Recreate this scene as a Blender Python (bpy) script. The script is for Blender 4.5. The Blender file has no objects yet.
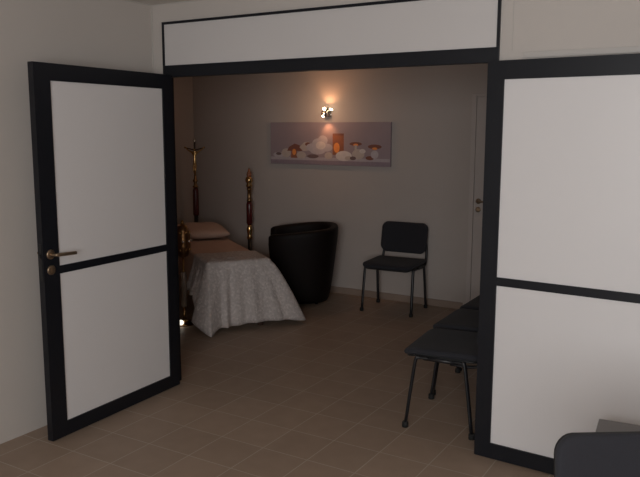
import bpy, bmesh, math, random
from mathutils import Vector, Matrix
PI = math.pi
scene = bpy.context.scene
COL = scene.collection
rnd = random.Random(7)

# ------------------------------------------------------------------ materials
def new_mat(name):
    m = bpy.data.materials.new(name); m.use_nodes = True
    nt = m.node_tree; b = nt.nodes['Principled BSDF']
    return m, nt, b

def mat(name, col, rough=.6, metal=0.0, noise=0.0, nscale=20, bump=0.0, bscale=80, spec=.5, sheen=0, trans=0, coat=0):
    m, nt, b = new_mat(name)
    b.inputs['Base Color'].default_value = (*col, 1)
    b.inputs['Roughness'].default_value = rough
    b.inputs['Metallic'].default_value = metal
    b.inputs['Specular IOR Level'].default_value = spec
    b.inputs['Sheen Weight'].default_value = sheen
    b.inputs['Transmission Weight'].default_value = trans
    b.inputs['Coat Weight'].default_value = coat
    tc = nt.nodes.new('ShaderNodeTexCoord')
    if noise:
        n = nt.nodes.new('ShaderNodeTexNoise'); n.inputs['Scale'].default_value = nscale; n.inputs['Detail'].default_value = 4
        r = nt.nodes.new('ShaderNodeMapRange'); r.inputs[3].default_value = 1-noise; r.inputs[4].default_value = 1+noise
        mx = nt.nodes.new('ShaderNodeVectorMath'); mx.operation = 'SCALE'; mx.inputs[0].default_value = col
        nt.links.new(tc.outputs['Object'], n.inputs['Vector']); nt.links.new(n.outputs['Fac'], r.inputs[0])
        nt.links.new(r.outputs[0], mx.inputs['Scale']); nt.links.new(mx.outputs[0], b.inputs['Base Color'])
    if bump:
        n = nt.nodes.new('ShaderNodeTexNoise'); n.inputs['Scale'].default_value = bscale; n.inputs['Detail'].default_value = 3
        bp = nt.nodes.new('ShaderNodeBump'); bp.inputs['Strength'].default_value = bump; bp.inputs['Distance'].default_value = .004
        nt.links.new(tc.outputs['Object'], n.inputs['Vector']); nt.links.new(n.outputs['Fac'], bp.inputs['Height'])
        nt.links.new(bp.outputs[0], b.inputs['Normal'])
    return m

def emis(name, col, s):
    m, nt, b = new_mat(name)
    b.inputs['Base Color'].default_value = (*col, 1)
    b.inputs['Emission Color'].default_value = (*col, 1); b.inputs['Emission Strength'].default_value = s
    return m

M = {}
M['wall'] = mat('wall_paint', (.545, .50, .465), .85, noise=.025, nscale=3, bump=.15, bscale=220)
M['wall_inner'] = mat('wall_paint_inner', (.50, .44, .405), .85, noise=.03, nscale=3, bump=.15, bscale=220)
M['ceil'] = mat('ceiling_paint', (.68, .64, .60), .9, noise=.02, nscale=4)
M['panel'] = mat('white_laminate', (.76, .735, .735), .35, noise=.012, nscale=2)
M['transom'] = mat('white_laminate_dimmed', (.63, .60, .59), .6, noise=.012, nscale=2)  # panel white darkened: weaker light high up is put into the colour
M['joint'] = mat('joint_filler', (.50, .47, .44), .9)
M['black_alu'] = mat('black_lacquered_metal', (.008, .009, .013), .42, spec=.35, noise=.15, nscale=30)
M['trunk'] = mat('trunking_plastic', (.50, .465, .435), .5)
M['skirting'] = mat('baseboard_tile', (.30, .225, .18), .5, noise=.06, nscale=12)
M['door_white'] = mat('white_painted_door', (.53, .47, .44), .5, noise=.015, nscale=3)
M['bronze'] = mat('aged_bronze', (.34, .25, .17), .35, metal=.9, noise=.2, nscale=60)
M['chrome'] = mat('chrome', (.75, .73, .70), .12, metal=1)
M['brass'] = mat('polished_brass', (.60, .38, .16), .2, metal=1, noise=.25, nscale=50)
M['brass_dark'] = mat('tarnished_brass', (.26, .15, .07), .28, metal=1, noise=.3, nscale=70)
M['red_lacquer'] = mat('dark_red_lacquer', (.085, .012, .012), .25, noise=.2, nscale=40)
M['black_lacquer'] = mat('black_lacquer', (.01, .008, .008), .3)
M['fabric'] = mat('charcoal_fabric', (.018, .018, .024), .9, noise=.25, nscale=260, bump=.35, bscale=500, sheen=.05)
M['plastic'] = mat('black_plastic', (.012, .012, .013), .5)
M['tube'] = mat('black_steel_tube', (.010, .010, .012), .4)
M['rubber'] = mat('rubber_foot', (.008, .008, .008), .8)
M['leather'] = mat('dark_brown_leatherette', (.006, .0032, .0028), .6, spec=.2, noise=.25, nscale=40, bump=.3, bscale=150)
M['linen'] = mat('peach_sheet', (.54, .37, .29), .85, noise=.08, nscale=14, bump=.4, bscale=40)
M['pillow'] = mat('pillow_cotton', (.56, .405, .33), .85, noise=.06, nscale=14, bump=.4, bscale=30)
M['wood'] = mat('dark_wood', (.05, .022, .014), .45, noise=.3, nscale=18)
M['mattress'] = mat('mattress_ticking', (.5, .42, .38), .9, noise=.04)
M['table_top'] = mat('grey_laminate', (.20, .185, .18), .45, noise=.06, nscale=60)
M['grey_metal'] = mat('grey_metal_leg', (.10, .10, .10), .4, metal=.6)
M['glass'] = mat('clear_glass', (.45, .36, .30), .15, trans=.6)
M['bulb'] = emis('emissive_ball', (1, .80, .52), 14)
M['glow_ball'] = emis('small_glow_ball', (1, .93, .80), 1.3)  # glowing surface of the small ball at the brass stand's foot

def lace():
    m, nt, b = new_mat('white_lace_cloth')
    tc = nt.nodes.new('ShaderNodeTexCoord')
    v = nt.nodes.new('ShaderNodeTexVoronoi'); v.inputs['Scale'].default_value = 42; v.feature = 'SMOOTH_F1'
    n = nt.nodes.new('ShaderNodeTexNoise'); n.inputs['Scale'].default_value = 60; n.inputs['Detail'].default_value = 5
    ad = nt.nodes.new('ShaderNodeMath'); ad.operation = 'ADD'
    r = nt.nodes.new('ShaderNodeValToRGB')
    r.color_ramp.elements[0].position = .45; r.color_ramp.elements[0].color = (.68, .61, .585, 1)
    r.color_ramp.elements[1].position = 1.0; r.color_ramp.elements[1].color = (.50, .445, .425, 1)
    bp = nt.nodes.new('ShaderNodeBump'); bp.inputs['Strength'].default_value = .8; bp.inputs['Distance'].default_value = .008
    nt.links.new(tc.outputs['Object'], v.inputs['Vector']); nt.links.new(tc.outputs['Object'], n.inputs['Vector'])
    nt.links.new(v.outputs['Distance'], ad.inputs[0]); nt.links.new(n.outputs['Fac'], ad.inputs[1])
    nt.links.new(ad.outputs[0], r.inputs[0]); nt.links.new(r.outputs[0], b.inputs['Base Color'])
    nt.links.new(ad.outputs[0], bp.inputs['Height']); nt.links.new(bp.outputs[0], b.inputs['Normal'])
    b.inputs['Roughness'].default_value = .75
    return m
M['lace'] = lace()

def floor_mat():
    TX, TY, TS = 1.3414, .3005, .2807 * 1.0
    m, nt, b = new_mat('brown_floor_tiles')
    tc = nt.nodes.new('ShaderNodeTexCoord'); sp = nt.nodes.new('ShaderNodeSeparateXYZ')
    nt.links.new(tc.outputs['Object'], sp.inputs[0])
    def M_(op, a, c=None):
        n = nt.nodes.new('ShaderNodeMath'); n.operation = op
        for i, q in enumerate((a, c)):
            if q is None: continue
            if isinstance(q, (int, float)): n.inputs[i].default_value = q
            else: nt.links.new(q, n.inputs[i])
        return n.outputs[0]
    es = []; cells = []
    for ax, o in ((0, TX), (1, TY)):
        q = M_('DIVIDE', M_('SUBTRACT', sp.outputs[ax], o), TS)
        fr = M_('FRACT', q); es.append(M_('SUBTRACT', .5, M_('ABSOLUTE', M_('SUBTRACT', fr, .5))))
        cells.append(M_('FLOOR', q))
    d = M_('MINIMUM', es[0], es[1])
    g = nt.nodes.new('ShaderNodeMapRange'); g.inputs[1].default_value = .007; g.inputs[2].default_value = .014
    g.inputs[3].default_value = 1; g.inputs[4].default_value = 0
    nt.links.new(d, g.inputs[0])
    cb = nt.nodes.new('ShaderNodeCombineXYZ'); nt.links.new(cells[0], cb.inputs[0]); nt.links.new(cells[1], cb.inputs[1])
    wn = nt.nodes.new('ShaderNodeTexWhiteNoise'); nt.links.new(cb.outputs[0], wn.inputs['Vector'])
    n = nt.nodes.new('ShaderNodeTexNoise'); n.inputs['Scale'].default_value = 9; n.inputs['Detail'].default_value = 6
    nt.links.new(tc.outputs['Object'], n.inputs['Vector'])
    val = M_('ADD', M_('MULTIPLY', wn.outputs['Value'], .10), M_('MULTIPLY', n.outputs['Fac'], .25))
    sc = M_('ADD', val, .82)
    vm = nt.nodes.new('ShaderNodeVectorMath'); vm.operation = 'SCALE'; vm.inputs[0].default_value = (.35, .258, .195)
    nt.links.new(sc, vm.inputs['Scale'])
    mx = nt.nodes.new('ShaderNodeMix'); mx.data_type = 'RGBA'
    nt.links.new(g.outputs[0], mx.inputs['Factor']); nt.links.new(vm.outputs[0], mx.inputs[6])
    mx.inputs[7].default_value = (.46, .38, .31, 1)
    nt.links.new(mx.outputs[2], b.inputs['Base Color'])
    bp = nt.nodes.new('ShaderNodeBump'); bp.inputs['Strength'].default_value = .3; bp.inputs['Distance'].default_value = .003; bp.invert = True
    nt.links.new(g.outputs[0], bp.inputs['Height']); nt.links.new(bp.outputs[0], b.inputs['Normal'])
    b.inputs['Roughness'].default_value = .5; b.inputs['Specular IOR Level'].default_value = .35
    return m
M['floor'] = floor_mat()

# ------------------------------------------------------------------ helpers
def obj(name, bm, m, parent=None, smooth=False, sub=0, bevel=0, loc=None, rot=None):
    me = bpy.data.meshes.new(name); bmesh.ops.recalc_face_normals(bm, faces=bm.faces); bm.to_mesh(me); bm.free()
    o = bpy.data.objects.new(name, me); COL.objects.link(o)
    for q in (m if isinstance(m, (list, tuple)) else [m]): me.materials.append(q)
    if smooth:
        for p in me.polygons: p.use_smooth = True
    if parent: o.parent = parent
    if bevel:
        md = o.modifiers.new('bevel', 'BEVEL'); md.width = bevel; md.segments = 2; md.limit_method = 'ANGLE'
    if sub:
        md = o.modifiers.new('sub', 'SUBSURF'); md.levels = sub; md.render_levels = sub
    if loc: o.location = loc
    if rot: o.rotation_euler = rot
    return o

def thing(name, label, cat, loc=(0, 0, 0), rz=0, group=None, kind=None):
    o = bpy.data.objects.new(name, None); COL.objects.link(o); o.empty_display_size = .1
    o.location = loc; o.rotation_euler = (0, 0, rz)
    return tag(o, label, cat, group, kind)

def tag(o, label=None, cat=None, group=None, kind=None):
    if label: o['label'] = label
    if cat: o['category'] = cat
    if group: o['group'] = group
    if kind: o['kind'] = kind
    return o

def box(bm, x0, x1, y0, y1, z0, z1, mi=0):
    vs = [bm.verts.new((x, y, z)) for z in (z0, z1) for y in (y0, y1) for x in (x0, x1)]
    for f in ((0, 2, 3, 1), (4, 5, 7, 6), (0, 1, 5, 4), (2, 6, 7, 3), (0, 4, 6, 2), (1, 3, 7, 5)):
        bm.faces.new([vs[i] for i in f]).material_index = mi
    return bm

def B(*a):
    bm = bmesh.new(); return box(bm, *a)

def lathe(bm, prof, seg=24, at=(0, 0, 0), axis='z', mi=0):
    rings = []
    for r, z in prof:
        ring = []
        for i in range(seg):
            a = 2*PI*i/seg; c, s = r*math.cos(a), r*math.sin(a)
            p = {'z': (c, s, z), 'x': (z, c, s), 'y': (c, z, s)}[axis]
            ring.append(bm.verts.new((at[0]+p[0], at[1]+p[1], at[2]+p[2])))
        rings.append(ring)
    for a, b_ in zip(rings, rings[1:]):
        for i in range(seg):
            f = bm.faces.new((a[i], a[(i+1) % seg], b_[(i+1) % seg], b_[i])); f.material_index = mi; f.smooth = True
    for rg in (rings[0], rings[-1]):
        bm.faces.new(rg).material_index = mi
    return bm

def tube(bm, pts, r, seg=12, sx=1.0):
    """round (or oval, sx) tube through the points"""
    pts = [Vector(p) for p in pts]; rings = []; up0 = None
    for i, p in enumerate(pts):
        if i == 0: t = pts[1]-pts[0]
        elif i == len(pts)-1: t = pts[-1]-pts[-2]
        else: t = (pts[i+1]-p).normalized()+(p-pts[i-1]).normalized()
        t.normalize()
        ref = Vector((1, 0, 0)) if abs(t.x) < .9 else Vector((0, 1, 0))
        if up0 is not None: ref = up0
        a = (ref-t*ref.dot(t)).normalized(); b_ = t.cross(a); up0 = a
        rr = r[i] if isinstance(r, (list, tuple)) else r
        rings.append([bm.verts.new(p+a*rr*math.cos(2*PI*k/seg)+b_*rr*sx*math.sin(2*PI*k/seg)) for k in range(seg)])
    for a, b_ in zip(rings, rings[1:]):
        for k in range(seg):
            bm.faces.new((a[k], a[(k+1) % seg], b_[(k+1) % seg], b_[k])).smooth = True
    bm.faces.new(rings[0]); bm.faces.new(rings[-1])
    return bm

def smooth_path(pts, n=6):
    """rounds the corners of a polyline by Catmull-Rom"""
    P = [Vector(p) for p in pts]; P = [P[0]*2-P[1]]+P+[P[-1]*2-P[-2]]; out = []
    for i in range(1, len(P)-2):
        for k in range(n):
            t = k/n; a, b_, c, d = P[i-1:i+3]
            out.append(.5*((2*b_)+(c-a)*t+(2*a-5*b_+4*c-d)*t*t+(3*b_-a-3*c+d)*t**3))
    out.append(P[-2]); return out

def slab(w, h, r, d, fn=None, nx=14, edge=.012):
    """rounded-rectangle cushion in local X (w), Z (h) with thickness d along Y; fn(x, z) bends it in Y"""
    bm = bmesh.new()
    out = []
    for cx, cz, a0 in ((w/2-r, h/2-r, 0), (-w/2+r, h/2-r, 90), (-w/2+r, -h/2+r, 180), (w/2-r, -h/2+r, 270)):
        for k in range(7):
            a = math.radians(a0+15*k); out.append((cx+r*math.cos(a), cz+r*math.sin(a)))
    fn = fn or (lambda x, z: 0)
    def ring(s, y):
        res = []
        for x, z in out:
            k = 1-s/max(1e-6, math.hypot(x, z)) if s else 1
            x2, z2 = x*k, z*k; res.append(bm.verts.new((x2, y+fn(x2, z2), z2)))
        return res
    spec = [(w*.35, -d/2*1.0), (w*.2, -d/2), (.05, -d/2*.98), (edge*1.3, -d/2*.9), (edge*.4, -d/2*.65), (0, -d/2*.25), (0, d/2*.25), (edge*.4, d/2*.65), (edge*1.3, d/2*.9), (.05, d/2), (w*.2, d/2), (w*.35, d/2)]
    R = [ring(*s) for s in spec]
    n = len(out)
    for a, b_ in zip(R, R[1:]):
        for i in range(n): bm.faces.new((a[i], a[(i+1) % n], b_[(i+1) % n], b_[i])).smooth = True
    for rg, y in ((R[0], -d/2), (R[-1], d/2)):
        c = bm.verts.new((0, y+fn(0, 0), 0))
        for i in range(n): bm.faces.new((rg[i], rg[(i+1) % n], c)).smooth = True
    return bm

# ------------------------------------------------------------------ the setting
XL, XR, YR, ZC = -.187, 4.7, -5.3, 2.487           # front room
IXL, IXR, IYB = -2.40, 2.32, 2.9617                # inner room
PF, PB = .015, .05                                  # partition wall faces
W = 2.064
tag(obj('floor', B(IXL-.15, XR+.15, YR-.15, IYB+.15, -.08, 0), M['floor']), 'brown ceramic floor tiles with paler grout lines', 'floor', kind='structure')
tag(obj('ceiling', B(IXL-.15, XR+.15, YR-.15, IYB+.15, ZC, ZC+.08), M['ceil']), 'off white ceiling above both rooms', 'ceiling', kind='structure')
tag(obj('wall_left', B(XL-.12, XL, YR-.12, PF, 0, ZC), M['wall']), 'plain pale grey wall left of the open black framed door', 'wall', kind='structure')
tag(obj('wall_right', B(XR, XR+.12, YR-.12, PF, 0, ZC), M['wall']), 'plain pale wall of the front room, to the right', 'wall', kind='structure')
tag(obj('wall_rear', B(XL, XR, YR-.12, YR, 0, ZC), M['wall']), 'plain pale wall behind the viewer', 'wall', kind='structure')
bm = bmesh.new()
box(bm, IXL-.12, -.09, PF, PB, 0, ZC); box(bm, 2.106, XR+.12, PF, PB, 0, ZC); box(bm, -.09, 2.106, PF, PB, 2.3725, ZC)
tag(obj('wall_partition', bm, M['wall']), 'pale partition wall around the double doorway', 'wall', kind='structure')
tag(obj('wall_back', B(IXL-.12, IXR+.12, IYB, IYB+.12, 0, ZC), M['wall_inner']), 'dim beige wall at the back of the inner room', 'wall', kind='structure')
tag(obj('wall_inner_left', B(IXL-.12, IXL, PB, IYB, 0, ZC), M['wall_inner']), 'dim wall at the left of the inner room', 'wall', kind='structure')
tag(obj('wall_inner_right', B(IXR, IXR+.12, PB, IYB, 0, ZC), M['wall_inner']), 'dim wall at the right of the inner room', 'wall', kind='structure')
tag(obj('baseboard_back', B(IXL, .905, IYB-.012, IYB, 0, .068), M['skirting'], bevel=.002), 'brownish tile baseboard along the back wall', 'baseboard', kind='structure')
bm = bmesh.new(); box(bm, IXL, IXL+.012, PB, IYB-.012, 0, .068)
tag(obj('baseboard_inner_left', bm, M['skirting'], bevel=.002), 'brownish tile baseboard along the left wall of the inner room', 'baseboard', kind='structure')
# cover strips of the wall panels
tag(obj('trim_2', B(-.187, -.178, PF-.006, PF, 0, ZC), M['joint']), 'thin vertical joint strip in the wall corner beside the doorway', 'trim', kind='structure')
tag(obj('trim_3', B(2.165, 2.168, PF-.002, PF, 2.08, ZC), M['joint']), 'fine vertical joint line above the right door leaf', 'trim', kind='structure')
tag(obj('trim_4', B(XL, XR, PF-.004, PF, ZC-.006, ZC), M['joint']), 'thin shadow joint between partition and ceiling', 'trim', kind='structure')
tag(obj('trim_5', B(XL, XL+.004, YR, PF-.006, ZC-.006, ZC), M['joint']), 'thin shadow joint between left wall and ceiling', 'trim', kind='structure')

# door frame with its transom panel
fr = thing('trim_1', 'black metal frame of the wide doorway with white transom panel above', 'door frame', (0, 0, 0), kind='structure')
bm = bmesh.new(); box(bm, -.09, -.045, 0, PB, 0, 2.03); obj('jamb', bm, M['black_alu'], fr, bevel=.002)
bm = bmesh.new(); box(bm, W+.006, 2.106, 0, PB, 0, 2.03); obj('jamb', bm, M['black_alu'], fr, bevel=.002)
obj('header', B(-.09, 2.106, 0, PB, 2.03, 2.103), M['black_alu'], fr, bevel=.002)
bm = bmesh.new(); box(bm, -.09, -.076, 0, PB, 2.103, 2.3725); box(bm, 2.092, 2.106, 0, PB, 2.103, 2.3725); box(bm, -.076, 2.092, 0, PB, 2.357, 2.3725)
obj('transom_edging', bm, M['black_alu'], fr)
obj('transom_panel', B(-.076, 2.092, .008, PB-.01, 2.103, 2.357), M['transom'], fr)

def make_leaf(name, label, side, loc, rz, lever_dir):
    """a leaf in local X (0 = hinge .. L), thickness towards +Y, its viewed face at y=0"""
    t = thing(name, label, 'door', loc, rz, kind='structure')
    L, H, T, S = (1.055 if side > 0 else 1.032), (2.04 if side > 0 else 2.034), .040, .085
    z0 = .006
    bm = bmesh.new()
    F = .105 if side > 0 else S
    box(bm, 0, S, 0, T, z0, H); box(bm, L-F, L, 0, T, z0, H)
    box(bm, S, L-F, 0, T, z0, .088); box(bm, S, L-F, 0, T, H-.09, H)
    box(bm, S, L-F, .002, T-.002, .925, .968)
    obj('leaf_frame', bm, M['black_alu'], t)
    obj('panel', B(S, L-F, .009, T-.009, .088, .925), M['panel'], t)
    obj('panel', B(S, L-F, .009, T-.009, .968, H-.09), M['panel'], t)
    for z in (.22, 1.03, 1.90):
        bm = bmesh.new(); lathe(bm, [(.005, -.045), (.009, -.04), (.009, .04), (.005, .045)], 12, (-.006, -.004 if side > 0 else T+.004, z))
        obj('hinge', bm, M['plastic'], t)
    for s in (-1, 1):                                  # a handle set on either face
        y = 0 if s < 0 else T
        bm = bmesh.new(); lathe(bm, [(.018, 0), (.026, s*.001), (.026, s*.008), (.020, s*.010), (.010, s*.011)], 20, (L-.045, y, 1.04), 'y')
        tube(bm, smooth_path([(L-.045, y+s*.008, 1.04), (L-.045, y+s*.040, 1.04), (L-.060, y+s*.052, 1.04), (L-.175, y+s*.052, 1.035)]), [.0095]*19, 10)
        h = obj('door_handle', bm, M['bronze'], t, smooth=False)
        bm = bmesh.new(); lathe(bm, [(.018, 0), (.026, s*.001), (.026, s*.008), (.020, s*.010)], 20, (L-.045, y, .955), 'y')
        box(bm, L-.048, L-.042, y+s*.0105 if s > 0 else y-.013, y+.013 if s > 0 else y-.0105, .943, .967)
        obj('keyhole_rose', bm, M['bronze'], t)
    bm = bmesh.new(); box(bm, L-.001, L+.003, T*.2, T*.8, .90, 1.10); box(bm, L+.002, L+.011, T*.35, T*.65, 1.02, 1.045)
    obj('lock_plate', bm, M['plastic'], t)
    return t
# left leaf: swung open towards us along the left wall; viewed face is the one towards +x
ang = 4.740
make_leaf('door_1', 'left door leaf standing open, black frame with two white panels and bronze handle', 1, (0.012, -.032, 0), ang, 1)
# make_leaf puts the thickness on +Y: for the left leaf local +Y points to -x after a turn of 271 deg + mirror
lf = bpy.data.objects['door_1']
lf.rotation_euler = (0, 0, ang)
for ch in lf.children:                               # mirror thickness so that the leaf lies on the wall side
    if ang > 4: ch.location.y = -.040
# right leaf: folded back flat in front of the partition
make_leaf('door_2', 'right door leaf folded back against the wall, black frame with white panels', -1, (W, -.032, 0), -.052, 1)

# cable trunking above the right leaf
tr = thing('cable_trunking', 'thin pale cable trunking on the wall above the right door leaf', 'trunking', (2.225, PF, 2.046))
obj('channel', B(0, 2.4, -.010, 0, 0, .024), M['trunk'], tr, bevel=.001)
obj('cover', B(.0, 2.4, -.013, -.010, -.001, .026), M['trunk'], tr, bevel=.001)

# flush door in the back wall
d3 = thing('door_3', 'flush pale door in the back wall with lever handle, half hidden by the frame', 'door', (.955, IYB, 0), kind='structure')
obj('door_leaf', B(.03, .86, -.018, -.004, .006, 2.0), M['door_white'], d3, bevel=.002)
bm = bmesh.new(); box(bm, -.02, .024, -.016, 0, 0, 2.03); box(bm, .866, .91, -.016, 0, 0, 2.03); box(bm, .024, .866, -.016, 0, 2.006, 2.03)
obj('door_frame', bm, M['door_white'], d3, bevel=.002)
bm = bmesh.new(); lathe(bm, [(.018, 0), (.025, -.001), (.025, -.008), (.012, -.011)], 18, (.075, -.018, 1.05), 'y')
tube(bm, smooth_path([(.075, -.026, 1.05), (.075, -.058, 1.05), (.09, -.068, 1.05), (.19, -.068, 1.05)]), .009, 10)
obj('door_handle', bm, M['bronze'], d3)
bm = bmesh.new(); lathe(bm, [(.018, 0), (.025, -.001), (.025, -.008), (.018, -.010)], 18, (.075, -.018, .972), 'y')
obj('keyhole_rose', bm, M['bronze'], d3)

# ------------------------------------------------------------------ chairs
def make_chair(label, group):
    t = thing('visitor_chair', label, 'chair', group=group)
    dish = lambda x, z: .021*math.cos(x*5.5) + (.0 if z > -.10 else (z+.10)**2*1.2)
    # seat: top .465, slightly dished, rounded corners, front edge rolled down
    bm = slab(.495, .445, .045, .042, dish, edge=.016)
    # slab is in XZ with thickness Y: turn it to lie flat (Z -> -Y front, Y -> Z)
    for v in bm.verts: x, y, z = v.co; v.co = (x, z, -y)
    obj('seat', bm, M['fabric'], t, loc=(0, -.005, .466))
    bm = slab(.47, .42, .045, .018, dish)
    for v in bm.verts: x, y, z = v.co; v.co = (x, z, -y)
    obj('seat_shell', bm, M['plastic'], t, loc=(0, -.003, .440))
    tilt = math.radians(-11)
    bend = lambda x, z: -.55*x*x + .10*z*z*0
    def outline(bm):
        for v in bm.verts:                              # lower edge sags at the centre like the photo's
            if v.co.z < 0: v.co.z -= .022*math.cos(v.co.x*6)*(-v.co.z/.13)
        return bm
    obj('backrest', outline(slab(.472, .285, .062, .042, bend)), M['fabric'], t, loc=(0, .255, .668), rot=(tilt, 0, 0))
    obj('backrest_shell', outline(slab(.462, .275, .06, .02, bend)), M['plastic'], t, loc=(0, .279, .666), rot=(tilt, 0, 0))
    for s in (-1, 1):
        x = s*.235
        for fy, ty in ((-.20, -.135), (.19, .125)):
            top = [(x*1.0, ty*.55, .424), (x*1.01, ty*.95, .421), (x*1.03, ty*1.12, .390)]
            bm = bmesh.new(); tube(bm, smooth_path(top+[(x*1.06, fy, .012)], 5), .0135, 12, .72)
            lg = obj('leg', bm, M['tube'], t)
            bm = bmesh.new(); lathe(bm, [(.017, 0), (.019, .003), (.018, .028), (.014, .034)], 14, (x*1.06, fy, 0))
            obj('foot_cap', bm, M['rubber'], lg)
        bm = bmesh.new()
        tube(bm, smooth_path([(x*.93, .05, .404), (x*.95, .17, .405), (x*.96, .225, .435), (x*.93, .262, .55), (x*.86, .286, .66)], 5), .0125, 12, .7)
        obj('back_support', bm, M['tube'], t)
    bm = bmesh.new()
    for y in (-.10, .10): tube(bm, [(-.235, y, .421), (.235, y, .421)], .011, 10)
    for s in (-1, 1): tube(bm, [(s*.236, -.10, .421), (s*.236, .10, .421)], .012, 10)
    obj('seat_frame', bm, M['tube'], t)
    return t

def dup(root, loc, rz, label, group=None):
    r = root.copy(); COL.objects.link(r); r.location = loc; r.rotation_euler = (0, 0, rz); r['label'] = label
    if group: r['group'] = group
    for ch in list(root.children):
        c = ch.copy(); COL.objects.link(c); c.parent = r
        for g in ch.children:
            d = g.copy(); COL.objects.link(d); d.parent = c
    return r
R = math.radians
GR = 'charcoal visitor chairs'
c0 = make_chair('black visitor chair standing alone against the back wall, facing the doorway', GR)
c0.location = (.338, 2.630, 0); c0.rotation_euler = (0, 0, R(3))
dup(c0, (1.775, .385, 0), R(-85), 'charcoal chair nearest the doorway, behind the right door jamb, legs in full view')
dup(c0, (1.725, .95, 0), R(-88), 'charcoal chair just behind the nearest one, only its seat edge showing')
dup(c0, (1.705, 1.50, 0), R(-89), 'charcoal chair farthest along the row by the right jamb, almost hidden')
dup(c0, (3.126, -1.555, 0), R(34), 'charcoal padded chair back cut off by the bottom right corner of the photo')

# ------------------------------------------------------------------ tub armchair
def make_tub():
    t = thing('tub_armchair', 'dark brown leatherette tub armchair beside the foot of the draped bed', 'armchair', (-.640, 2.47, 0), R(-57))
    # local front is -Y; shell goes round from arm to arm
    N = 40; bm = bmesh.new()
    def rim(a):                                        # a: angle from the back (0) to the arm ends (+-1)
        return .775-.070*min(1, abs(a))**1.6
    sect = []
    for i in range(N+1):
        u = -1+2*i/N; th = u*R(138)
        dx, dy = math.sin(th), math.cos(th)
        # squarish plan
        k = 1/max(1e-6, (abs(dx)**3+abs(dy)**3)**(1/3.))
        h = rim(u); row = []
        for off, z in ((.305, .022), (.335, .25), (.368, .50), (.392, h-.035), (.386, h-.008), (.365, h), (.340, h), (.320, h-.012), (.312, h-.04), (.275, .40), (.265, .16), (.265, .022)):
            rr = off*(1+(k-1)*.75)
            row.append(bm.verts.new((dx*rr, dy*rr, z)))
        sect.append(row)
    m = len(sect[0])
    for a, b_ in zip(sect, sect[1:]):
        for j in range(m):
            bm.faces.new((a[j], a[(j+1) % m], b_[(j+1) % m], b_[j])).smooth = True
    bm.faces.new(sect[0]); bm.faces.new(sect[-1])
    obj('shell', bm, M['leather'], t, sub=1)
    bm = slab(.50, .50, .1, .15, None, edge=.03)
    for v in bm.verts: x, y, z = v.co; v.co = (x, z, -y)
    obj('seat_cushion', bm, M['leather'], t, loc=(0, -.03, .365))
    obj('front_panel', B(-.20, .20, -.255, .16, .022, .288), M['leather'], t, bevel=.02)
    for sx in (-1, 1):
        for y in (-.17, .17):
            bm = bmesh.new(); lathe(bm, [(.016, 0), (.022, .03)], 14, (sx*.17, y, 0)); obj('leg', bm, M['black_lacquer'], t)
    return t
make_tub()

# ------------------------------------------------------------------ bed, sheet, lace cloth, pillow
BR = math.atan2(.8, .6); BO = (-.474, 1.281, 0)
HW, LEN, TOP = .285, 1.86, .60
bed = thing('bier_bed', 'narrow bed on dark legs hidden under pale draped cloths', 'bed', BO, BR)
obj('mattress', B(-HW+.04, HW-.04, .05, LEN, .44, TOP-.034), M['mattress'], bed, bevel=.02)
bm = bmesh.new(); box(bm, -.235, .235, .06, LEN-.05, .36, .44)
obj('bed_frame', bm, M['wood'], bed, bevel=.006)
for x in (-.205, .205):
    for y in (.09, LEN-.09): obj('leg', B(x-.022, x+.022, y-.022, y+.022, 0, .36), M['wood'], bed, bevel=.004)

def interp(keys, s):
    for a, b_ in zip(keys, keys[1:]):
        if a[0] <= s <= b_[0]:
            t = (s-a[0])/(b_[0]-a[0]); t = t*t*(3-2*t)
            return [p+(q-p)*t for p, q in zip(a[1:], b_[1:])]
    return keys[-1][1:]

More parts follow.
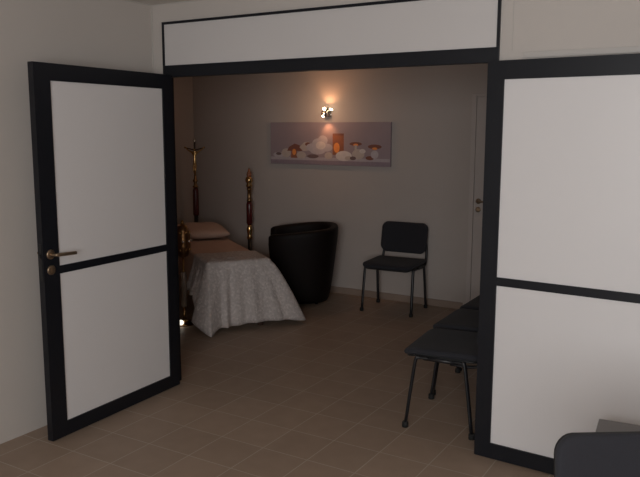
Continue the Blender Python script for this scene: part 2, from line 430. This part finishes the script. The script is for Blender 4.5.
def drape(y0, y1, z_top, keys, hw, amp, foot=True, rows=16):
    """cloth over a box: open at the head end y1; perimeter runs left side -> foot -> right side"""
    bm = bmesh.new(); r = .035; per = []
    L1 = y1-y0-r; L2 = 2*hw-2*r; arc = PI*r/2
    tot = 2*L1+L2+2*arc; n = 190
    for i in range(n+1):
        s = tot*i/n
        if s < L1: p, nn = (-hw, y1-s), (-1, 0)
        elif s < L1+arc: a = (s-L1)/r; p, nn = (-hw+r-r*math.cos(a), y0+r-r*math.sin(a)), (-math.cos(a), -math.sin(a))
        elif s < L1+arc+L2: p, nn = (-hw+r+(s-L1-arc), y0), (0, -1)
        elif s < L1+2*arc+L2: a = (s-L1-arc-L2)/r; p, nn = (hw-r+r*math.sin(a), y0+r-r*math.cos(a)), (math.sin(a), -math.cos(a))
        else: p, nn = (hw, y0+r+(s-L1-2*arc-L2)), (1, 0)
        per.append((s/tot, p, nn))
    grid = []
    er = .022
    for st, p, nn in per:
        ox, oy, zb = interp(keys, st); col = []
        for k, ins in enumerate((.16, .10, .05, er)):
            q = (p[0]-nn[0]*ins, p[1]-nn[1]*ins)
            col.append((q[0] if abs(q[0]) < hw else p[0], q[1], z_top+.003*math.sin(st*60+ins*30)))
        for k in range(1, 4):
            a = k/4*PI/2; col.append((p[0]-nn[0]*er*(1-math.sin(a)), p[1]-nn[1]*er*(1-math.sin(a)), z_top-er*(1-math.cos(a))))
        for k in range(rows+1):
            t = k/rows; w = amp*t**.8*(math.sin(st*95+.6*math.sin(st*31))+.5*math.sin(st*47+1.3))
            col.append((p[0]+ox*t**(1.15 if ox < 0 else .78)+nn[0]*w, p[1]+oy*t**1.25+nn[1]*w, z_top-er-(z_top-er-zb)*t+.0*w))
        grid.append([bm.verts.new(c) for c in col])
    for a, b_ in zip(grid, grid[1:]):
        for j in range(len(a)-1): bm.faces.new((a[j], b_[j], b_[j+1], a[j+1])).smooth = True
    # inner top: zip the left and right columns of the innermost ring together
    inner = [g[0] for g in grid]
    i, j = 0, len(inner)-1
    while j-i > 1:
        if j-i == 2: bm.faces.new((inner[i], inner[i+1], inner[j])).smooth = True; break
        bm.faces.new((inner[i], inner[i+1], inner[j-1], inner[j])).smooth = True
        i += 1; j -= 1
    return bm
# keys: (fraction of the perimeter, outward x, outward y, hem height)
cy1 = .47
tot = 2*(cy1-.035)+2*HW-.07+PI*.035
fL = (cy1-.035)/tot; fF = (2*HW-.07)/tot
keys = [(0, -.07, .0, .29), (fL*.70, -.085, 0, .285), (fL*.92, -.11, -.03, .10), (fL+.022, -.035, -.18, .006), (fL+.07, -.0, -.06, .045),
        (fL+fF*.45, .0, -.03, .045), (fL+fF*.75, .05, -.03, .06), (fL+fF*1.0, .20, -.03, .055), (fL+fF+.06, .315, -.01, .03), (fL+fF+.13, .27, .06, .03), (1, .20, .02, .06)]
o = obj('lace_cloth', drape(0, cy1, TOP, keys, HW, .014), M['lace'], smooth=True, loc=BO, rot=(0, 0, BR))
md = o.modifiers.new('thick', 'SOLIDIFY'); md.thickness = .003; md.offset = 1
tag(o, 'white patterned lace cloth hanging to the floor over the foot of the bed', 'cloth')
k2 = [(0, -.03, 0, .30), (.35, -.03, 0, .30), (.5, 0, -.01, .5), (.65, .03, 0, .30), (1, .03, 0, .30)]
o = obj('bed_sheet', drape(.025, LEN+.02, TOP-.016, k2, HW-.012, .005), M['linen'], smooth=True, loc=BO, rot=(0, 0, BR))
md = o.modifiers.new('thick', 'SOLIDIFY'); md.thickness = .003; md.offset = 1
tag(o, 'peach coloured sheet spread over the head half of the bed', 'sheet')
# pillow
bm = bmesh.new(); N = 18; top, bot = {}, {}
for i in range(N+1):
    for j in range(N+1):
        u, v = -1+2*i/N, -1+2*j/N
        h = ((1-u**4)*(1-v**4))**.5
        x = u*.285*(1-.04*v*v); y = v*.25*(1-.04*u*u)
        top[i, j] = bm.verts.new((x, y, .05+.078*h*(1+.35*v)+.004*math.sin(u*7+v*5)*h))
        bot[i, j] = bm.verts.new((x, y, .05-.048*h)) if 0 < i < N and 0 < j < N else top[i, j]
for i in range(N):
    for j in range(N):
        bm.faces.new((top[i, j], top[i+1, j], top[i+1, j+1], top[i, j+1])).smooth = True
        bm.faces.new((bot[i, j], bot[i, j+1], bot[i+1, j+1], bot[i+1, j])).smooth = True
lx, ly = .0, 1.52
px = BO[0]+lx*math.cos(BR)-ly*math.sin(BR); py = BO[1]+lx*math.sin(BR)+ly*math.cos(BR)
tag(obj('pillow', bm, M['pillow'], loc=(px, py, TOP-.008), rot=(0, 0, BR)), 'soft peach pillow lying at the head of the bed', 'pillow')

# ------------------------------------------------------------------ crucifix on its stand, behind the bed's head
cx = thing('standing_crucifix', 'tall crucifix with raised arms on a dark red pole behind the pillow', 'crucifix', (-2.175, 2.712, 0), R(33))
bm = bmesh.new(); lathe(bm, [(.13, 0), (.13, .02), (.09, .035), (.03, .06), (.018, .12), (.018, .16)], 28); obj('base', bm, M['brass_dark'], cx)
bm = bmesh.new(); lathe(bm, [(.016, .15), (.024, .3), (.024, .74)], 18); obj('lower_pole', bm, M['black_lacquer'], cx)
bm = bmesh.new(); lathe(bm, [(.030, .74), (.033, .76), (.033, 1.02), (.026, 1.05)], 18); obj('upper_pole', bm, M['red_lacquer'], cx)
bm = bmesh.new(); lathe(bm, [(.020, 1.05), (.036, 1.065), (.020, 1.08), (.017, 1.11), (.033, 1.13), (.018, 1.15), (.014, 1.17), (.014, 1.20)], 20); obj('collar', bm, M['brass_dark'], cx)
bm = bmesh.new(); box(bm, -.010, .010, -.006, .006, 1.19, 1.575); tube(bm, [(-.115, 0, 1.500), (0, 0, 1.472), (.115, 0, 1.500)], .0075, 8); obj('cross', bm, M['wood'], cx, bevel=.002)
bm = bmesh.new(); lathe(bm, [(.004, 1.55), (.020, 1.565), (.022, 1.58), (.012, 1.60), (.003, 1.615)], 16); obj('finial', bm, M['chrome'], cx)
# the figure: one skinned body with raised arms
me = bpy.data.meshes.new('figure'); V = [(0, -.022, 1.335), (0, -.024, 1.385), (0, -.022, 1.435), (0, -.026, 1.462), (0, -.030, 1.487),
     (-.026, -.020, 1.446), (-.070, -.014, 1.470), (-.112, -.010, 1.512), (.026, -.020, 1.446), (.070, -.014, 1.470), (.112, -.010, 1.512),
     (-.012, -.026, 1.30), (-.010, -.036, 1.25), (-.003, -.022, 1.205), (.012, -.026, 1.30), (.010, -.036, 1.25), (.003, -.022, 1.205)]
Ed = [(0, 1), (1, 2), (2, 3), (3, 4), (2, 5), (5, 6), (6, 7), (2, 8), (8, 9), (9, 10), (0, 11), (11, 12), (12, 13), (0, 14), (14, 15), (15, 16)]
me.from_pydata(V, Ed, []); fo = bpy.data.objects.new('figure', me); COL.objects.link(fo); fo.parent = cx
fo.modifiers.new('skin', 'SKIN'); sv = me.skin_vertices[0].data
for i, r_ in enumerate([.019, .016, .021, .009, .015, .011, .008, .006, .011, .008, .006, .012, .010, .007, .012, .010, .007]): sv[i].radius = (r_, r_)
sv[0].use_root = True
s_ = fo.modifiers.new('sub', 'SUBSURF'); s_.levels = 1; s_.render_levels = 2
me.materials.append(M['brass'])

# ------------------------------------------------------------------ tall candle lamp stand at the right of the bed
cs = thing('candle_stand', 'tall dark red and brass funeral candle lamp stand between bed and armchair', 'candle stand', (-1.455, 2.747, 0), 0)
bm = bmesh.new(); lathe(bm, [(.13, 0), (.13, .018), (.085, .035), (.03, .06), (.02, .10)], 28); obj('base', bm, M['brass_dark'], cs)
bm = bmesh.new(); lathe(bm, [(.018, .10), (.022, .15), (.022, .52)], 18); obj('lower_pole', bm, M['black_lacquer'], cs)
bm = bmesh.new(); lathe(bm, [(.022, .52), (.032, .535), (.024, .56), (.028, .60), (.034, .63), (.024, .66), (.022, .68)], 20); obj('lower_collar', bm, M['brass'], cs)
bm = bmesh.new(); lathe(bm, [(.024, .68), (.033, .70), (.033, .90), (.026, .93)], 20); obj('upper_pole', bm, M['red_lacquer'], cs)
bm = bmesh.new(); lathe(bm, [(.024, .93), (.030, .945), (.022, .96), (.020, 1.05), (.030, 1.065), (.022, 1.08)], 20); obj('middle_collar', bm, M['brass_dark'], cs)
bm = bmesh.new(); lathe(bm, [(.020, 1.08), (.036, 1.10), (.024, 1.125), (.040, 1.15), (.040, 1.175), (.030, 1.195), (.022, 1.20)], 20); obj('cup', bm, M['brass'], cs)
bm = bmesh.new(); lathe(bm, [(.020, 1.20), (.028, 1.215), (.024, 1.24), (.012, 1.265), (.003, 1.295)], 18); obj('glass_flame', bm, mat('amber_glass', (.42, .17, .09), .2, trans=.3), cs)

# ------------------------------------------------------------------ ornate brass stand beside the doorway
bs = thing('brass_stand', 'ornate brass stand with egg-shaped openwork head just inside the left jamb', 'brass stand', (-1.000, 1.165, 0), R(20))
bm = bmesh.new(); lathe(bm, [(.085, 0), (.085, .012), (.06, .022), (.022, .04), (.016, .06)], 28); obj('base', bm, M['brass_dark'], bs)
bm = bmesh.new(); lathe(bm, [(.014, .06), (.014, .16)], 16); obj('pole', bm, M['brass_dark'], bs)
bm = bmesh.new(); lathe(bm, [(.020, .16), (.026, .17), (.026, .46), (.020, .47)], 20); obj('glass_column', bm, M['glass'], bs)
bm = bmesh.new(); lathe(bm, [(.009, .155), (.009, .61)], 12); obj('inner_rod', bm, M['brass'], bs)
prof = [(.010, .60)]
for k in range(1, 24):
    a = PI*k/24; prof.append((.010+.060*math.sin(a)**.8*(1+.05*math.sin(k*2.2)), .745-.145*math.cos(a)))
prof.append((.008, .892))
bm = bmesh.new(); lathe(bm, prof, 36)
obj('ornate_head', bm, M['brass_dark'], bs)
for zz, rr in ((.67, .060), (.745, .071), (.82, .060)):
    for k in range(8):
        bm = bmesh.new(); a = 2*PI*(k+(.5 if zz == .745 else 0))/8
        bmesh.ops.create_icosphere(bm, subdivisions=2, radius=.013, matrix=Matrix.Translation((rr*math.cos(a), rr*math.sin(a), zz)))
        obj('bead', bm, M['chrome'] if zz == .745 else M['brass'], bs, smooth=True)
bm = bmesh.new(); lathe(bm, [(.004, .885), (.014, .895), (.012, .912), (.003, .925)], 16); obj('finial', bm, M['brass'], bs)
# little emissive ball beside a side arm near the foot
bm = bmesh.new(); tube(bm, [(-.02, -.06, .040), (.10, .02, .040)], .006, 10); tube(bm, [(0, -.045, .040), (0, 0, .040)], .005, 8); obj('side_arm', bm, M['brass'], bs)
bm = bmesh.new(); bmesh.ops.create_uvsphere(bm, u_segments=20, v_segments=12, radius=.029, matrix=Matrix.Translation((-.005, -.085, .036)) @ Matrix.Scale(.8, 4, (0, 0, 1)))
obj('emissive_ball', bm, M['glow_ball'], bs, smooth=True)

# ------------------------------------------------------------------ canvas picture
pc = thing('canvas_picture', 'long canvas picture of candles, stones and flowers on the back wall', 'picture', (-.587, IYB, 1.338))
PW, PH = 1.428, .438
obj('canvas', B(-PW/2, PW/2, -.028, 0, 0, PH), mat('canvas_mauve', (.34, .265, .285), .8, noise=.10, nscale=6), pc, bevel=.003)
cols = {'white': (.66, .59, .56), 'cream': (.53, .44, .39), 'orange': (.30, .11, .06), 'glow': (.85, .30, .08), 'rust': (.22, .085, .06), 'dark': (.17, .11, .11), 'grey': (.50, .44, .46), 'ledge': (.29, .225, .26), 'shelf': (.46, .40, .42)}
keysC = list(cols); pm = [mat('print_'+k, cols[k], .8, noise=.15, nscale=25) for k in keysC]
bm = bmesh.new(); lay = [0]
def X(u): return (u-272)/120*PW-PW/2       # from picture-relative print positions to metres
def Z(v): return (164.5-v)/42.5*PH
def poly(pts, c):
    lay[0] += 1; y = -.0285-.00003*lay[0]
    f = bm.faces.new([bm.verts.new((X(u), y, Z(v))) for u, v in pts]); f.material_index = keysC.index(c)
def ell(u, v, a, b_, c, a0=0, a1=360, n=18):
    poly([(u+a*math.cos(R(a0+(a1-a0)*k/n)), v-b_*math.sin(R(a0+(a1-a0)*k/n))) for k in range(n)], c)
poly([(272.5, 157), (391.5, 157), (391.5, 160), (272.5, 160)], 'shelf')
poly([(272.5, 160), (391.5, 160), (391.5, 164), (272.5, 164)], 'ledge')
ell(281, 155, 6, 2.6, 'grey'); ell(289, 153, 5, 4.5, 'cream'); ell(281, 154, 3, 1.5, 'dark')
poly([(290, 151), (292, 147), (298, 143.5), (303, 145), (308, 149), (305, 151)], 'rust'); poly([(303, 147), (308, 142), (313, 141.5), (316, 145), (314, 150), (307, 151)], 'cream'); ell(312, 144, 3, 2, 'rust')
poly([(294, 158), (295, 149), (300, 149), (301, 158)], 'orange'); ell(297.5, 152, 2, 3.2, 'glow')
ell(305, 155, 5, 3.6, 'cream'); ell(317, 156, 6, 2, 'dark')
for u, v, a, b_ in ((316, 147, 6, 4), (322, 144, 6, 6), (327, 140, 5, 5), (331, 147, 6, 4), (322, 150, 8, 4)): ell(u, v, a, b_, 'grey')
ell(325, 145, 5, 4, 'white'); ell(333, 155, 4, 3.5, 'cream')
poly([(337, 154), (337, 133), (348, 133), (348, 154)], 'orange'); poly([(337, 135), (337, 133), (348, 133), (348, 135)], 'rust'); ell(341, 147, 3, 5, 'glow')
ell(348, 155, 8, 5, 'white'); ell(353, 157, 4, 2, 'cream')
ell(359.5, 143, 6, 1.8, 'rust'); ell(359.5, 144, 2.5, 1.2, 'glow'); poly([(358.5, 150), (358.5, 144), (360.5, 144), (360.5, 150)], 'cream')
ell(362, 153, 6, 5, 'cream'); ell(357, 157, 3, 1.8, 'dark'); ell(366, 150, 3, 2.2, 'white'); ell(373, 156.5, 4, 2, 'rust')
ell(377.5, 145.5, 6.5, 2.2, 'rust'); ell(377.5, 147.3, 2.5, 1.3, 'glow'); ell(377.5, 153, 3.6, 4, 'grey')
obj('print', bm, pm, pc)

# ------------------------------------------------------------------ wall sconce above the picture
sx, sz = -.598, 1.875
sc = thing('wall_sconce', 'lit chrome wall lamp shining warm light above the canvas picture', 'wall lamp', (sx, IYB, sz))
bm = bmesh.new(); box(bm, -.045, .045, -.012, 0, -.045, .045); obj('wall_plate', bm, M['chrome'], sc, bevel=.003)
bm = bmesh.new(); tube(bm, [(0, -.01, 0), (0, -.06, 0)], .010, 12); tube(bm, [(0, -.05, .012), (.07, -.05, .020)], .006, 10); obj('arm', bm, M['chrome'], sc)
def hollow(bm, r, z0, z1, at, fl=0):
    return lathe(bm, [(r*.6, (z0+z1)/2-.002), (r*.92, z0+.01 if z0 < z1 else z0), (r, z0), (r+.004, z0), (r+.004, (z0+z1)/2), (r+.004+fl, z1), (r+fl, z1), (r*.9, (z0+z1)/2)], 20, at)
bm = bmesh.new()
lathe(bm, [(.010, -.030), (.030, -.034), (.034, -.030), (.034, .020), (.030, .024), (.010, .020)], 24, (0, -.075, -.010)); obj('lamp_body', bm, M['chrome'], sc)
bm = bmesh.new(); bmesh.ops.create_uvsphere(bm, u_segments=16, v_segments=10, radius=.016, matrix=Matrix.Translation((0, -.078, .035))); obj('bulb', bm, M['bulb'], sc, smooth=True)
bm = bmesh.new(); bmesh.ops.create_uvsphere(bm, u_segments=16, v_segments=10, radius=.013, matrix=Matrix.Translation((0, -.102, -.038))); obj('bulb', bm, M['bulb'], sc, smooth=True)
bm = bmesh.new(); bmesh.ops.create_uvsphere(bm, u_segments=16, v_segments=10, radius=.008, matrix=Matrix.Translation((.075, -.055, .026))); obj('bulb', bm, M['bulb'], sc, smooth=True)

# ------------------------------------------------------------------ low grey table by the right leaf
tb = thing('side_table', 'low grey topped table against the right door leaf, behind the padded chair', 'table', (3.085, -.440, 0), R(5))
obj('table_top', B(-.36, .36, -.26, .27, .375, .40), M['table_top'], tb, bevel=.003)
for x in (-.31, .31):
    for y in (-.21, .22): obj('leg', B(x-.018, x+.018, y-.018, y+.018, 0, .375), M['grey_metal'], tb, bevel=.002)
obj('apron', B(-.30, .30, -.20, .21, .345, .375), M['grey_metal'], tb)

# ------------------------------------------------------------------ lights
def area(name, loc, rot, sx_, sy_, e, col):
    l = bpy.data.lights.new(name, 'AREA'); l.shape = 'RECTANGLE'; l.size = sx_; l.size_y = sy_; l.energy = e; l.color = col
    o = bpy.data.objects.new(name, l); o.location = loc; o.rotation_euler = rot; COL.objects.link(o); return o
area('front_fill', (3.45, YR+.06, 1.65), (R(90), 0, 0), 2.3, 1.3, 100, (.97, .99, 1))  # added fill light for the front room, out of view
wf = thing('fill_light_frame', 'unseen white frame added around the fill light behind the viewer', 'light frame', (3.45, YR, 1.65), kind='structure')  # frame and pane made up to surround the added fill light
bm = bmesh.new(); box(bm, -1.22, -1.15, 0, .05, -.72, .72); box(bm, 1.15, 1.22, 0, .05, -.72, .72); box(bm, -1.15, 1.15, 0, .05, .65, .72); box(bm, -1.15, 1.15, 0, .05, -.72, -.65); obj('fill_frame_bars', bm, M['door_white'], wf)
obj('pane', B(-1.15, 1.15, .005, .015, -.65, .65), M['glass'], wf)
def spot(name, loc, d, e, ang, blend, col, rad=.015):
    l = bpy.data.lights.new(name, 'SPOT'); l.energy = e; l.spot_size = R(ang); l.spot_blend = blend; l.color = col; l.shadow_soft_size = rad
    o = bpy.data.objects.new(name, l); o.location = loc; o.rotation_euler = Vector(d).to_track_quat('-Z', 'Y').to_euler(); COL.objects.link(o); return o
spot('sconce_up', (sx+.01, IYB-.085, sz+.062), (.15, .35, 1), 1.6, 120, .8, (1, .47, .22))
spot('sconce_down', (sx+.01, IYB-.105, sz-.078), (.12, .45, -1), 1.5, 90, .8, (1, .45, .20))
l = bpy.data.lights.new('sconce_glow', 'POINT'); l.energy = 2.5; l.color = (1, .56, .32); l.shadow_soft_size = .03
o = bpy.data.objects.new('sconce_glow', l); o.location = (sx, IYB-.32, sz+.03); COL.objects.link(o)

w = bpy.data.worlds.new('world'); scene.world = w; w.use_nodes = True
w.node_tree.nodes['Background'].inputs[0].default_value = (.05, .05, .05, 1)

# ------------------------------------------------------------------ camera
yaw, pit, roll, f = .5419, .1481, .0028, 729.92
cam = bpy.data.cameras.new('camera'); co = bpy.data.objects.new('camera', cam); COL.objects.link(co)
r = Vector((math.cos(yaw), math.sin(yaw), 0)); fw = Vector((-math.sin(yaw)*math.cos(pit), math.cos(yaw)*math.cos(pit), -math.sin(pit))); u = r.cross(fw)
r2 = r*math.cos(roll)+u*math.sin(roll); u2 = -r*math.sin(roll)+u*math.cos(roll)
m4 = Matrix((r2, u2, -fw)).transposed().to_4x4(); m4.translation = (3.2471, -3.5823, 1.7011)
co.matrix_world = m4
cam.sensor_fit = 'HORIZONTAL'; cam.sensor_width = 36; cam.lens = f*36/640; cam.clip_start = .05
scene.camera = co
vs = scene.view_settings; vs.view_transform = 'Standard'; vs.look = 'None'; vs.gamma = 1; vs.use_curve_mapping = False; vs.exposure = 0
